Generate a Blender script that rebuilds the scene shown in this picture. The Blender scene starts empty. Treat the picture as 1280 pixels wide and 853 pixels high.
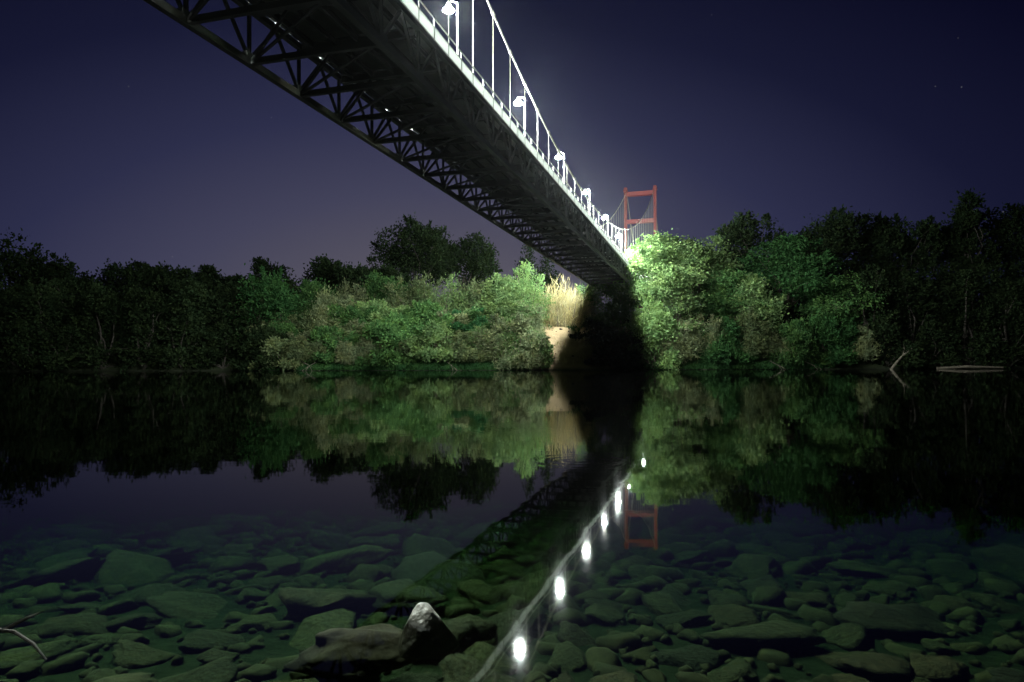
import bpy, bmesh, math, random
import numpy as np
from mathutils import Vector, Matrix, noise as mnoise

S = bpy.context.scene
C = S.collection
R = math.radians

# ------------------------------------------------------------------ camera
CAM_H = 0.9
FPX = 853.0                       # focal length in photo pixels (24 mm on 36 mm, 1280 px)
cam_d = bpy.data.cameras.new('camera')
cam_d.lens = 24.0
cam_d.sensor_width = 36.0
cam_d.shift_y = (455 - 426.5) / 1280
cam_d.clip_start = 0.05
cam_d.clip_end = 5000
cam = bpy.data.objects.new('camera', cam_d)
cam.location = (0, 0, CAM_H)
cam.rotation_euler = (R(90), R(0.15), 0)
C.objects.link(cam)
S.camera = cam

# ------------------------------------------------------------------ sky: late twilight, glow low over the far bank
world = bpy.data.worlds.new('World')
S.world = world
world.use_nodes = True
nt = world.node_tree
nt.nodes.clear()
wo = nt.nodes.new('ShaderNodeOutputWorld')
bg = nt.nodes.new('ShaderNodeBackground')
tc = nt.nodes.new('ShaderNodeTexCoord')
nrm = nt.nodes.new('ShaderNodeVectorMath'); nrm.operation = 'NORMALIZE'
sp3 = nt.nodes.new('ShaderNodeSeparateXYZ')
def wmath(op, a, b=None):
    n = nt.nodes.new('ShaderNodeMath'); n.operation = op
    for i, v in enumerate((a, b)):
        if v is None: continue
        if isinstance(v, (int, float)): n.inputs[i].default_value = v
        else: nt.links.new(v, n.inputs[i])
    return n.outputs[0]
nt.links.new(tc.outputs['Generated'], nrm.inputs[0])
nt.links.new(nrm.outputs[0], sp3.inputs[0])
azi = wmath('MULTIPLY', wmath('ADD', wmath('ARCTAN2', sp3.outputs['X'], sp3.outputs['Y']), R(6)), 0.6)   # the twilight arch is wider than high
ele = wmath('ARCSINE', sp3.outputs['Z'])
dist = wmath('SQRT', wmath('ADD', wmath('MULTIPLY', azi, azi), wmath('MULTIPLY', ele, ele)))
dv = wmath('DIVIDE', dist, R(90))
rmp = nt.nodes.new('ShaderNodeValToRGB')
def srgb(r, g, b):
    def f(c):
        c /= 255
        return c / 12.92 if c <= 0.04045 else ((c + 0.055) / 1.055) ** 2.4
    return (f(r), f(g), f(b), 1)
els = rmp.color_ramp.elements
stops = [(0 / 90, (96, 91, 98)), (8 / 90, (86, 83, 96)), (14 / 90, (66, 66, 89)), (20 / 90, (44, 46, 74)),
         (27 / 90, (22, 24, 49)), (34 / 90, (9, 10, 32)), (42 / 90, (5, 6, 22)), (60 / 90, (3, 3, 12)), (1, (2, 2, 9))]
els[0].position, els[0].color = stops[0][0], srgb(*stops[0][1])
els[1].position, els[1].color = stops[-1][0], srgb(*stops[-1][1])
for p, c in stops[1:-1]:
    e = els.new(p); e.color = srgb(*c)
nt.links.new(dv, rmp.inputs[0])
vor = nt.nodes.new('ShaderNodeTexVoronoi'); vor.inputs['Scale'].default_value = 26      # a few faint stars
nt.links.new(nrm.outputs[0], vor.inputs['Vector'])
star = wmath('MULTIPLY', wmath('LESS_THAN', vor.outputs['Distance'], 0.020), 0.06)
addc = nt.nodes.new('ShaderNodeMix'); addc.data_type = 'RGBA'; addc.blend_type = 'ADD'
nt.links.new(star, addc.inputs['Factor'])
nt.links.new(rmp.outputs[0], addc.inputs['A'])
addc.inputs['B'].default_value = (1, 1, 1, 1)
nt.links.new(addc.outputs['Result'], bg.inputs[0])
nt.links.new(bg.outputs[0], wo.inputs[0])
bg.inputs[1].default_value = 1.0

LAMP_STRENGTH = 17500.0
HAZE_DENSITY = 0.000026

S.view_settings.view_transform = 'Standard'
S.view_settings.look = 'None'
S.view_settings.exposure = 0.0
S.view_settings.gamma = 1.0
S.view_settings.use_curve_mapping = False
cy = S.cycles
cy.use_denoising = True
cy.max_bounces = 8
cy.diffuse_bounces = 3
cy.glossy_bounces = 4
cy.transparent_max_bounces = 12
cy.volume_bounces = 0
cy.sample_clamp_indirect = 3.0
cy.caustics_reflective = False
cy.caustics_refractive = False

# ------------------------------------------------------------------ materials
def material(name):
    m = bpy.data.materials.new(name)
    m.use_nodes = True
    t = m.node_tree
    t.nodes.clear()
    o = t.nodes.new('ShaderNodeOutputMaterial')
    return m, t, o

def noise_ramp(t, scale, cols, detail=4, rough=0.6, coord='Object', vec=None):
    n = t.nodes.new('ShaderNodeTexNoise')
    n.inputs['Scale'].default_value = scale
    n.inputs['Detail'].default_value = detail
    n.inputs['Roughness'].default_value = rough
    if vec is None:
        c = t.nodes.new('ShaderNodeTexCoord')
        vec = c.outputs[coord]
    t.links.new(vec, n.inputs['Vector'])
    r = t.nodes.new('ShaderNodeValToRGB')
    e = r.color_ramp.elements
    e[0].position, e[0].color = cols[0][0], (*cols[0][1], 1)
    e[1].position, e[1].color = cols[-1][0], (*cols[-1][1], 1)
    for p, c in cols[1:-1]:
        e.new(p).color = (*c, 1)
    t.links.new(n.outputs['Fac'], r.inputs[0])
    return n, r

def surf(name, cols, scale=3.0, rough=0.6, metallic=0.0, bump=0.0, bscale=None, spec=0.5):
    m, t, o = material(name)
    b = t.nodes.new('ShaderNodeBsdfPrincipled')
    b.inputs['Roughness'].default_value = rough
    b.inputs['Metallic'].default_value = metallic
    b.inputs['Specular IOR Level'].default_value = spec
    n, r = noise_ramp(t, scale, cols)
    t.links.new(r.outputs[0], b.inputs['Base Color'])
    if bump:
        n2 = t.nodes.new('ShaderNodeTexNoise')
        n2.inputs['Scale'].default_value = bscale or scale * 3
        n2.inputs['Detail'].default_value = 6
        c = t.nodes.new('ShaderNodeTexCoord')
        t.links.new(c.outputs['Object'], n2.inputs['Vector'])
        bp = t.nodes.new('ShaderNodeBump')
        bp.inputs['Strength'].default_value = bump
        bp.inputs['Distance'].default_value = 0.05
        t.links.new(n2.outputs['Fac'], bp.inputs['Height'])
        t.links.new(bp.outputs[0], b.inputs['Normal'])
    t.links.new(b.outputs[0], o.inputs[0])
    return m

def leaf_mat(name, c1, c2, transl=0.4):
    """leaf colour varies from leaf to leaf and from plant to plant"""
    m, t, o = material(name)
    g = t.nodes.new('ShaderNodeNewGeometry')
    oi = t.nodes.new('ShaderNodeObjectInfo')
    mx = t.nodes.new('ShaderNodeMix'); mx.data_type = 'RGBA'
    mx.inputs['A'].default_value = (*c1, 1)
    mx.inputs['B'].default_value = (*c2, 1)
    t.links.new(g.outputs['Random Per Island'], mx.inputs['Factor'])
    _, pr = noise_ramp(t, 0.55, [(0.38, (0.78, 0.86, 0.9)), (0.5, (1, 1, 1)), (0.64, (1.14, 1.08, 0.92))], 3, 0.6)   # sprays of younger, yellower leaves
    mul = t.nodes.new('ShaderNodeMix'); mul.data_type = 'RGBA'; mul.blend_type = 'MULTIPLY'; mul.inputs['Factor'].default_value = 1
    t.links.new(mx.outputs['Result'], mul.inputs['A']); t.links.new(pr.outputs[0], mul.inputs['B'])
    mx = mul
    hsv = t.nodes.new('ShaderNodeHueSaturation')
    mr = t.nodes.new('ShaderNodeMapRange')
    mr.inputs['To Min'].default_value = 0.75
    mr.inputs['To Max'].default_value = 1.25
    t.links.new(oi.outputs['Random'], mr.inputs['Value'])
    t.links.new(mr.outputs[0], hsv.inputs['Value'])
    t.links.new(mx.outputs['Result'], hsv.inputs['Color'])
    d = t.nodes.new('ShaderNodeBsdfDiffuse')
    tr = t.nodes.new('ShaderNodeBsdfTranslucent')
    ms = t.nodes.new('ShaderNodeMixShader')
    ms.inputs[0].default_value = transl
    t.links.new(hsv.outputs[0], d.inputs[0])
    t.links.new(hsv.outputs[0], tr.inputs[0])
    t.links.new(d.outputs[0], ms.inputs[1])
    t.links.new(tr.outputs[0], ms.inputs[2])
    t.links.new(ms.outputs[0], o.inputs[0])
    return m

M = {}
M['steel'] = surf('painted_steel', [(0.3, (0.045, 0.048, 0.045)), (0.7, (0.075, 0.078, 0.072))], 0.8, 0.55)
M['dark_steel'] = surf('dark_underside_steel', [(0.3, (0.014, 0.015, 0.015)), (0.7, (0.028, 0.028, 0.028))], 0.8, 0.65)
M['red'] = surf('red_tower_paint', [(0.3, (0.07, 0.006, 0.008)), (0.7, (0.105, 0.010, 0.011))], 0.5, 0.5)
M['cable'] = surf('cable_paint', [(0.3, (0.10, 0.095, 0.08)), (0.7, (0.18, 0.17, 0.15))], 2.0, 0.5)
M['white_metal'] = surf('pale_metal', [(0.3, (0.32, 0.32, 0.31)), (0.7, (0.46, 0.46, 0.44))], 2.0, 0.45)
M['deck'] = surf('deck_concrete', [(0.3, (0.28, 0.27, 0.25)), (0.7, (0.4, 0.39, 0.36))], 1.5, 0.8, bump=0.2)
M['bark'] = surf('bark', [(0.3, (0.035, 0.028, 0.02)), (0.7, (0.08, 0.06, 0.045))], 4, 0.9, bump=0.4)
M['bark_dark'] = surf('bark_dark', [(0.3, (0.016, 0.013, 0.01)), (0.7, (0.035, 0.028, 0.022))], 4, 0.9, bump=0.4)
M['drift'] = surf('driftwood', [(0.3, (0.06, 0.05, 0.038)), (0.7, (0.12, 0.10, 0.075))], 3, 0.8, bump=0.4)

m, t, o = material('frosted_panel')          # pale railing infill that lets the walkway light through
d = t.nodes.new('ShaderNodeBsdfDiffuse'); tr = t.nodes.new('ShaderNodeBsdfTranslucent')
_, r_ = noise_ramp(t, 1.5, [(0.3, (0.88, 0.91, 0.89)), (0.7, (0.93, 0.95, 0.93))])
t.links.new(r_.outputs[0], d.inputs[0]); t.links.new(r_.outputs[0], tr.inputs[0])
ms = t.nodes.new('ShaderNodeMixShader'); ms.inputs[0].default_value = 0.85
t.links.new(d.outputs[0], ms.inputs[1]); t.links.new(tr.outputs[0], ms.inputs[2])
t.links.new(ms.outputs[0], o.inputs[0])
M['panel'] = m

m, t, o = material('lamp_globe')
e = t.nodes.new('ShaderNodeEmission')
e.inputs[0].default_value = (0.90, 1.0, 0.93, 1)
e.inputs[1].default_value = LAMP_STRENGTH
t.links.new(e.outputs[0], o.inputs[0])
M['globe'] = m

M['leaf_light'] = leaf_mat('leaf_light_green', (0.068, 0.118, 0.04), (0.13, 0.185, 0.078))
M['leaf_green'] = leaf_mat('leaf_green', (0.035, 0.085, 0.028), (0.075, 0.14, 0.045))
M['leaf_emerald'] = leaf_mat('leaf_emerald', (0.025, 0.08, 0.028), (0.05, 0.13, 0.05))
M['leaf_deep'] = leaf_mat('leaf_deep_green', (0.016, 0.045, 0.014), (0.034, 0.08, 0.028))
M['leaf_willow'] = leaf_mat('leaf_grey_green', (0.09, 0.115, 0.055), (0.16, 0.175, 0.095))
M['leaf_olive'] = leaf_mat('leaf_olive_brown', (0.064, 0.09, 0.04), (0.115, 0.135, 0.066))
M['leaf_bright'] = leaf_mat('leaf_bright', (0.085, 0.155, 0.05), (0.16, 0.235, 0.095))
M['leaf_dark'] = leaf_mat('leaf_dark', (0.008, 0.013, 0.006), (0.017, 0.027, 0.012), 0.25)  # black of unlit and shaded foliage put into the leaf colour
M['leaf_tan'] = leaf_mat('leaf_tan', (0.26, 0.22, 0.11), (0.40, 0.34, 0.19))

# ground and riverbed
m, t, o = material('ground')
g = t.nodes.new('ShaderNodeNewGeometry')
sep = t.nodes.new('ShaderNodeSeparateXYZ')
t.links.new(g.outputs['Position'], sep.inputs[0])
_, soil = noise_ramp(t, 0.5, [(0.3, (0.13, 0.09, 0.05)), (0.7, (0.24, 0.18, 0.105))], 8, 0.65, vec=g.outputs['Position'])
_, silt = noise_ramp(t, 1.6, [(0.3, (0.008, 0.011, 0.006)), (0.55, (0.014, 0.018, 0.009)), (0.75, (0.028, 0.024, 0.014))], 8, 0.65, vec=g.outputs['Position'])
mr = t.nodes.new('ShaderNodeMapRange')
mr.inputs['From Min'].default_value = 0.0
mr.inputs['From Max'].default_value = 0.5
t.links.new(sep.outputs['Z'], mr.inputs['Value'])
mx = t.nodes.new('ShaderNodeMix'); mx.data_type = 'RGBA'
t.links.new(mr.outputs[0], mx.inputs['Factor'])
t.links.new(silt.outputs[0], mx.inputs['A'])
t.links.new(soil.outputs[0], mx.inputs['B'])
b = t.nodes.new('ShaderNodeBsdfPrincipled')
b.inputs['Roughness'].default_value = 0.9
b.inputs['Specular IOR Level'].default_value = 0.2
_, turf = noise_ramp(t, 0.9, [(0.3, (0.02, 0.03, 0.012)), (0.7, (0.045, 0.055, 0.025))], 8, 0.65, vec=g.outputs['Position'])
mr2 = t.nodes.new('ShaderNodeMapRange')          # unseen near shore darkened to cut bounce light, the far one bare soil
mr2.inputs['From Min'].default_value = 40
mr2.inputs['From Max'].default_value = 60
t.links.new(sep.outputs['Y'], mr2.inputs['Value'])
mx2 = t.nodes.new('ShaderNodeMix'); mx2.data_type = 'RGBA'
sx = t.nodes.new('ShaderNodeMath'); sx.operation = 'SUBTRACT'; sx.inputs[1].default_value = 11
t.links.new(sep.outputs['X'], sx.inputs[0])
ax = t.nodes.new('ShaderNodeMath'); ax.operation = 'ABSOLUTE'; t.links.new(sx.outputs[0], ax.inputs[0])
mr3 = t.nodes.new('ShaderNodeMapRange'); mr3.inputs['From Min'].default_value = 15; mr3.inputs['From Max'].default_value = 9
t.links.new(ax.outputs[0], mr3.inputs['Value'])
mm = t.nodes.new('ShaderNodeMath'); mm.operation = 'MULTIPLY'
t.links.new(mr2.outputs[0], mm.inputs[0]); t.links.new(mr3.outputs[0], mm.inputs[1])
t.links.new(mm.outputs[0], mx2.inputs['Factor'])
t.links.new(turf.outputs[0], mx2.inputs['A']); t.links.new(soil.outputs[0], mx2.inputs['B'])
t.links.new(mx2.outputs['Result'], mx.inputs['B'])
t.links.new(mx.outputs['Result'], b.inputs['Base Color'])
n2 = t.nodes.new('ShaderNodeTexNoise'); n2.inputs['Scale'].default_value = 4; n2.inputs['Detail'].default_value = 8
t.links.new(g.outputs['Position'], n2.inputs['Vector'])
bp = t.nodes.new('ShaderNodeBump'); bp.inputs['Strength'].default_value = 0.6; bp.inputs['Distance'].default_value = 0.1
t.links.new(n2.outputs['Fac'], bp.inputs['Height']); t.links.new(bp.outputs[0], b.inputs['Normal'])
t.links.new(b.outputs[0], o.inputs[0])
M['ground'] = m

# stones: each its own tone
def stone_mat(name, c1, c2, c3, rough, coat=0.0):
    m, t, o = material(name)
    b = t.nodes.new('ShaderNodeBsdfPrincipled')
    oi = t.nodes.new('ShaderNodeObjectInfo')
    tcn = t.nodes.new('ShaderNodeTexCoord')
    add = t.nodes.new('ShaderNodeVectorMath'); add.operation = 'ADD'
    sc = t.nodes.new('ShaderNodeMath'); sc.operation = 'MULTIPLY'; sc.inputs[1].default_value = 40
    t.links.new(oi.outputs['Random'], sc.inputs[0])
    t.links.new(tcn.outputs['Object'], add.inputs[0]); t.links.new(sc.outputs[0], add.inputs[1])
    n, r = noise_ramp(t, 5, [(0.3, c1), (0.52, c2), (0.75, c3)], 8, 0.7, vec=add.outputs[0])
    hsv = t.nodes.new('ShaderNodeHueSaturation')
    mr = t.nodes.new('ShaderNodeMapRange'); mr.inputs['To Min'].default_value = 0.35; mr.inputs['To Max'].default_value = 1.7
    t.links.new(oi.outputs['Random'], mr.inputs['Value']); t.links.new(mr.outputs[0], hsv.inputs['Value'])
    hr = t.nodes.new('ShaderNodeMapRange'); hr.inputs['To Min'].default_value = 0.47; hr.inputs['To Max'].default_value = 0.54
    fr_ = t.nodes.new('ShaderNodeMath'); fr_.operation = 'FRACT'; t.links.new(sc.outputs[0], fr_.inputs[0])
    t.links.new(fr_.outputs[0], hr.inputs['Value']); t.links.new(hr.outputs[0], hsv.inputs['Hue'])
    t.links.new(r.outputs[0], hsv.inputs['Color'])
    t.links.new(hsv.outputs[0], b.inputs['Base Color'])
    b.inputs['Roughness'].default_value = rough
    b.inputs['Coat Weight'].default_value = coat
    b.inputs['Coat Roughness'].default_value = 0.18
    n2 = t.nodes.new('ShaderNodeTexNoise'); n2.inputs['Scale'].default_value = 9; n2.inputs['Detail'].default_value = 8
    t.links.new(add.outputs[0], n2.inputs['Vector'])
    bp = t.nodes.new('ShaderNodeBump'); bp.inputs['Strength'].default_value = 0.7; bp.inputs['Distance'].default_value = 0.03
    t.links.new(n2.outputs['Fac'], bp.inputs['Height']); t.links.new(bp.outputs[0], b.inputs['Normal'])
    t.links.new(b.outputs[0], o.inputs[0])
    return m
M['stone'] = stone_mat('river_stone', (0.012, 0.0065, 0.003), (0.029, 0.0165, 0.007), (0.062, 0.038, 0.017), 0.85)
M['wet_rock'] = stone_mat('wet_rock', (0.4, 0.38, 0.33), (0.55, 0.52, 0.46), (0.68, 0.64, 0.58), 0.4, 0.8)
t = M['wet_rock'].node_tree                      # shade under the tip painted in as a dark colour below the waterline
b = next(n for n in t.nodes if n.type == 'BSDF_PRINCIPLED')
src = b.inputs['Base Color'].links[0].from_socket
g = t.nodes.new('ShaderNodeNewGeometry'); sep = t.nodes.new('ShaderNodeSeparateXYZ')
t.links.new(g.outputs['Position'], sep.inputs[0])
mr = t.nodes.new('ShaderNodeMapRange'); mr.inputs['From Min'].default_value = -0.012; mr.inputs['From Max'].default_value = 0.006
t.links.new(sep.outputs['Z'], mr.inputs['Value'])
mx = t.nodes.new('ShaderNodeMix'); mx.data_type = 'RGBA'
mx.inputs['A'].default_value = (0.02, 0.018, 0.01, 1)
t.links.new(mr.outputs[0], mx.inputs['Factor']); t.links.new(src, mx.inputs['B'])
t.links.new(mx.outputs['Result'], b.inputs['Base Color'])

# water: Fresnel mirror over a clear, green-absorbing body
m, t, o = material('river_water')
fr = t.nodes.new('ShaderNodeFresnel'); fr.inputs['IOR'].default_value = 1.333
gl = t.nodes.new('ShaderNodeBsdfGlossy'); gl.inputs['Roughness'].default_value = 0.023
tp = t.nodes.new('ShaderNodeBsdfTransparent')
ms = t.nodes.new('ShaderNodeMixShader')
g = t.nodes.new('ShaderNodeNewGeometry')
mp = t.nodes.new('ShaderNodeMapping'); mp.inputs['Scale'].default_value = (0.55, 1.5, 1)
t.links.new(g.outputs['Position'], mp.inputs['Vector'])
n1 = t.nodes.new('ShaderNodeTexNoise'); n1.inputs['Scale'].default_value = 0.8; n1.inputs['Detail'].default_value = 3
t.links.new(mp.outputs[0], n1.inputs['Vector'])
bp = t.nodes.new('ShaderNodeBump'); bp.inputs['Strength'].default_value = 0.008; bp.inputs['Distance'].default_value = 0.2
def tmath(op, a, b_=None):
    n = t.nodes.new('ShaderNodeMath'); n.operation = op
    for i, v in enumerate((a, b_)):
        if v is None: continue
        if isinstance(v, (int, float)): n.inputs[i].default_value = v
        else: t.links.new(v, n.inputs[i])
    return n.outputs[0]
height = n1.outputs['Fac']
for (cx, cy_, rr, amp) in ((0.60, 6.3, 0.6, 0.3), (0.30, 9.5, 1.2, 0.3)):     # rings where fish rise
    dn = t.nodes.new('ShaderNodeVectorMath'); dn.operation = 'DISTANCE'; dn.inputs[1].default_value = (cx, cy_, 0)
    t.links.new(g.outputs['Position'], dn.inputs[0])
    dd = dn.outputs['Value']
    mask = tmath('MAXIMUM', tmath('SUBTRACT', 1.0, tmath('DIVIDE', dd, rr)), 0.0)
    height = tmath('ADD', height, tmath('MULTIPLY', tmath('MULTIPLY', tmath('SINE', tmath('MULTIPLY', dd, 42.0)), mask), amp))
t.links.new(height, bp.inputs['Height'])
t.links.new(bp.outputs[0], gl.inputs['Normal'])
t.links.new(fr.outputs[0], ms.inputs[0]); t.links.new(tp.outputs[0], ms.inputs[1]); t.links.new(gl.outputs[0], ms.inputs[2])
t.links.new(ms.outputs[0], o.inputs['Surface'])
va = t.nodes.new('ShaderNodeVolumeAbsorption')
va.inputs['Color'].default_value = (0.62, 0.77, 0.60, 1)
va.inputs['Density'].default_value = 3.2
t.links.new(va.outputs[0], o.inputs['Volume'])
M['water'] = m

m, t, o = material('night_haze')
pv = t.nodes.new('ShaderNodeVolumePrincipled')
pv.inputs['Color'].default_value = (0.9, 0.93, 0.95, 1)
pv.inputs['Density'].default_value = HAZE_DENSITY
pv.inputs['Anisotropy'].default_value = 0.94
t.links.new(pv.outputs[0], o.inputs['Volume'])
M['haze'] = m

# ------------------------------------------------------------------ helpers
def link(name, me, mat=None, parent=None):
    ob = bpy.data.objects.new(name, me)
    C.objects.link(ob)
    if mat is not None and me is not None and len(me.materials) == 0:
        me.materials.append(mat)
    if parent is not None:
        ob.parent = parent
    return ob

def tag(ob, label=None, cat=None, group=None, kind=None):
    if label: ob['label'] = label
    if cat: ob['category'] = cat
    if group: ob['group'] = group
    if kind: ob['kind'] = kind
    return ob

def empty(name, loc, rz=0.0):
    ob = bpy.data.objects.new(name, None)
    ob.location = loc
    ob.rotation_euler = (0, 0, rz)
    ob.empty_display_size = 0.5
    C.objects.link(ob)
    return ob

def raw_mesh(name, verts, faces):
    me = bpy.data.meshes.new(name)
    me.from_pydata(verts, [], faces)
    me.update()
    return me

class MB:
    def __init__(self):
        self.v = []; self.f = []
    def add(self, vs, fs):
        n = len(self.v)
        self.v += [tuple(p) for p in vs]
        self.f += [tuple(i + n for i in q) for q in fs]
        return self
    def box(self, x0, x1, y0, y1, z0, z1):
        vs = [(x, y, z) for x in (x0, x1) for y in (y0, y1) for z in (z0, z1)]
        return self.add(vs, [(0, 1, 3, 2), (4, 6, 7, 5), (0, 4, 5, 1), (2, 3, 7, 6), (0, 2, 6, 4), (1, 5, 7, 3)])
    def bar(self, p, q, w, h, up=(0, 0, 1)):
        p, q = Vector(p), Vector(q)
        d = (q - p).normalized()
        s = d.cross(Vector(up))
        if s.length < 1e-4: s = d.cross(Vector((1, 0, 0)))
        s.normalize()
        n = s.cross(d).normalized()
        vs = []
        for c in (p, q):
            for a, b_ in ((-1, -1), (1, -1), (1, 1), (-1, 1)):
                vs.append(c + s * a * w / 2 + n * b_ * h / 2)
        return self.add(vs, [(3, 2, 1, 0), (4, 5, 6, 7), (0, 1, 5, 4), (1, 2, 6, 5), (2, 3, 7, 6), (3, 0, 4, 7)])
    def ibeam(self, p, q, w, h, tf=0.03):
        """I section: two flanges and a web"""
        p, q = Vector(p), Vector(q)
        d = (q - p).normalized(); s = d.cross(Vector((0, 0, 1)))
        if s.length < 1e-4: s = Vector((1, 0, 0))
        n = s.normalized().cross(d).normalized()
        o1 = n * (h / 2 - tf / 2)
        self.bar(p + o1, q + o1, w, tf); self.bar(p - o1, q - o1, w, tf)
        return self.bar(p, q, tf, h - 2 * tf)
    def tube(self, pts, rad, n=8, cap=True):
        pts = [Vector(p) for p in pts]
        if not hasattr(rad, '__len__'): rad = [rad] * len(pts)
        base = len(self.v)
        prev = None
        for i, p in enumerate(pts):
            d = (pts[min(i + 1, len(pts) - 1)] - pts[max(i - 1, 0)]).normalized()
            if prev is None:
                s = d.cross(Vector((0, 0, 1)))
                if s.length < 0.05: s = d.cross(Vector((1, 0, 0)))
            else:
                s = prev - d * prev.dot(d)
            s.normalize(); prev = s
            u = d.cross(s)
            for k in range(n):
                a = 2 * math.pi * k / n
                self.v.append(tuple(p + (s * math.cos(a) + u * math.sin(a)) * rad[i]))
        for i in range(len(pts) - 1):
            for k in range(n):
                k2 = (k + 1) % n
                self.f.append((base + i * n + k, base + i * n + k2, base + (i + 1) * n + k2, base + (i + 1) * n + k))
        if cap:
            self.f.append(tuple(base + k for k in reversed(range(n))))
            self.f.append(tuple(base + (len(pts) - 1) * n + k for k in range(n)))
        return self
    def mesh(self, name):
        return raw_mesh(name, self.v, self.f)
    def build(self, name, mat, parent=None):
        return link(name, self.mesh(name), mat, parent)

def at(px, depth):
    """world x of photo column px at the given distance"""
    return (px - 640) / FPX * depth

def zat(py, depth):
    return CAM_H + (455 - py) / FPX * depth

def sm(t):
    t = min(1, max(0, t))
    return t * t * (3 - 2 * t)

# ------------------------------------------------------------------ terrain: near shore, riverbed, far bank
def bank_y(x):
    return 96 + 1.2 * math.sin(x * 0.11) + 0.7 * math.sin(x * 0.31 + 1.3) + 0.0009 * x * x * (1 if x > 0 else 0.3)

def ground_z(x, y):
    yb = bank_y(x)
    if y < -0.5:
        z = 0.05 + 2.5 * sm((-0.5 - y) / 18)
    elif y < 14:
        pts = [(-0.5, 0.05), (0.8, -0.16), (2.0, -0.30), (4.0, -0.46), (6.5, -0.72), (10, -1.25), (14, -1.9)]
        for (a, za), (b_, zb) in zip(pts, pts[1:]):
            if y <= b_:
                z = za + (zb - za) * (y - a) / (b_ - a)
                break
    elif y < yb - 12:
        z = -1.9 - 0.8 * sm((y - 14) / 20)
    elif y < yb:
        s_ = (y - (yb - 12)) / 12
        z = -2.7 * (1 - s_)
    else:
        d_ = y - yb
        z = 6.6 * sm(d_ / 11.5) if d_ < 11.5 else 6.6
        if d_ < 11.5: z = 0.25 * min(1, d_ / 0.6) + z * 0.963
        if d_ > 14.5: z += 2.6 * sm((d_ - 14.5) / 10)
    f = 0.35 if y > yb else 0.02
    if y > yb + 1: z += 0.35 * mnoise.noise((x * 0.7, y * 0.7, 9.0)) * min(1, (y - yb - 1) / 3)
    z += f * mnoise.noise((x * 0.23, y * 0.23, 3.1)) * (1 if y > yb + 1 or y < yb - 2 else 0.2)
    return z

xs = sorted(set([-600, -400, -260, -180] + [x * 4 for x in range(-32, 33)] + [x * 1.0 for x in range(-14, 27)] + [180, 260, 400, 600]))
ys = sorted(set([-80, -50, -30, -20, -12, -6, -3, -1.5, -0.5] + [0.5 * k for k in range(0, 30)] + [15, 17, 20, 25, 32, 42, 55, 70, 80]
                + [84 + k * 1.0 for k in range(0, 46)] + [135, 145, 160, 180, 220, 300, 450, 800]))
vs = [(x, y, ground_z(x, y)) for y in ys for x in xs]
nx = len(xs)
fs = [(j * nx + i, j * nx + i + 1, (j + 1) * nx + i + 1, (j + 1) * nx + i) for j in range(len(ys) - 1) for i in range(nx - 1)]
gr = link('ground', raw_mesh('ground', vs, fs), M['ground'])
for p in gr.data.polygons: p.use_smooth = True
tag(gr, kind='structure')

wb = MB().box(-590, 590, -60, 130, -7, 0.0)
wat = wb.build('water', M['water'])
tag(wat, kind='structure')

# ------------------------------------------------------------------ bridge
TH = math.atan(250 / FPX)
CT, ST = math.cos(TH), math.sin(TH)
A0, W0 = 156.0, 15.46                    # bridge origin: foot of the far tower
W_R, W_L = 12.43, 18.5                   # truss planes, metres left of the camera line
Z_BOT, Z_TOP = 13.5, 15.75
Z_DECK = 16.02
NODE, PANEL = 27.83, 3.57
nodes = [NODE + PANEL * k for k in range(-10, 36)]
A_NEAR, A_FAR = nodes[0] - PANEL / 2, nodes[-1] + PANEL / 2
base_z = ground_z(A0 * ST - W0 * CT, A0 * CT + W0 * ST)

def bw(a, w, z):
    """bridge coordinates (along, left, height) to world"""
    return Vector((a * ST - w * CT, a * CT + w * ST, z))

bridge = empty('suspension_bridge', bw(A0, W0, base_z), R(90) - TH)
tag(bridge, 'long steel suspension footbridge with open trusses and red tower crossing the river', 'bridge')
def L(a, w, z): return Vector((a - A0, w - W0, z - base_z))
def put(name, me, mat, loc, parent):
    ob = link(name, me, mat, parent)
    ob.location = loc
    return ob

# deck slab, with a drainage slot beside the left curb in each bay
deck = MB()
p0, p1 = L(A_NEAR, W_R + 0.14, Z_DECK - 0.2), L(A_FAR, W_L - 0.40, Z_DECK)
deck.box(p0.x, p1.x, p0.y, p1.y, p0.z, p1.z)
deck_o = deck.build('deck', M['deck'], bridge)
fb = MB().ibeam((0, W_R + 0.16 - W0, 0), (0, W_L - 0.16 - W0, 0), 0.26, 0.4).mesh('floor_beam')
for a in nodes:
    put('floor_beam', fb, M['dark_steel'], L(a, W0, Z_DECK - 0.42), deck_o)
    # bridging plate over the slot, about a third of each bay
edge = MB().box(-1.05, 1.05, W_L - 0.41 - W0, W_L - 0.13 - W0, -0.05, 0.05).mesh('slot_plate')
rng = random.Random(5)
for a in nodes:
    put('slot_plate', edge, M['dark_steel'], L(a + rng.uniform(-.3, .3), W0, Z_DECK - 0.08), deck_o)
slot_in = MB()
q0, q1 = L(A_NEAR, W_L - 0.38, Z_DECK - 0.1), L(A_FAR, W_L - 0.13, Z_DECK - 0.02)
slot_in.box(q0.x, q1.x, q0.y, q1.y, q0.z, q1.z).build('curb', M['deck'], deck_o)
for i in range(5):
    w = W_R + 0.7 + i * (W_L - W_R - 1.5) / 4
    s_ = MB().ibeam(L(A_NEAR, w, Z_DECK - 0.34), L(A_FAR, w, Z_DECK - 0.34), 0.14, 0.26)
    s_.build('stringer', M['dark_steel'], deck_o)

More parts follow.
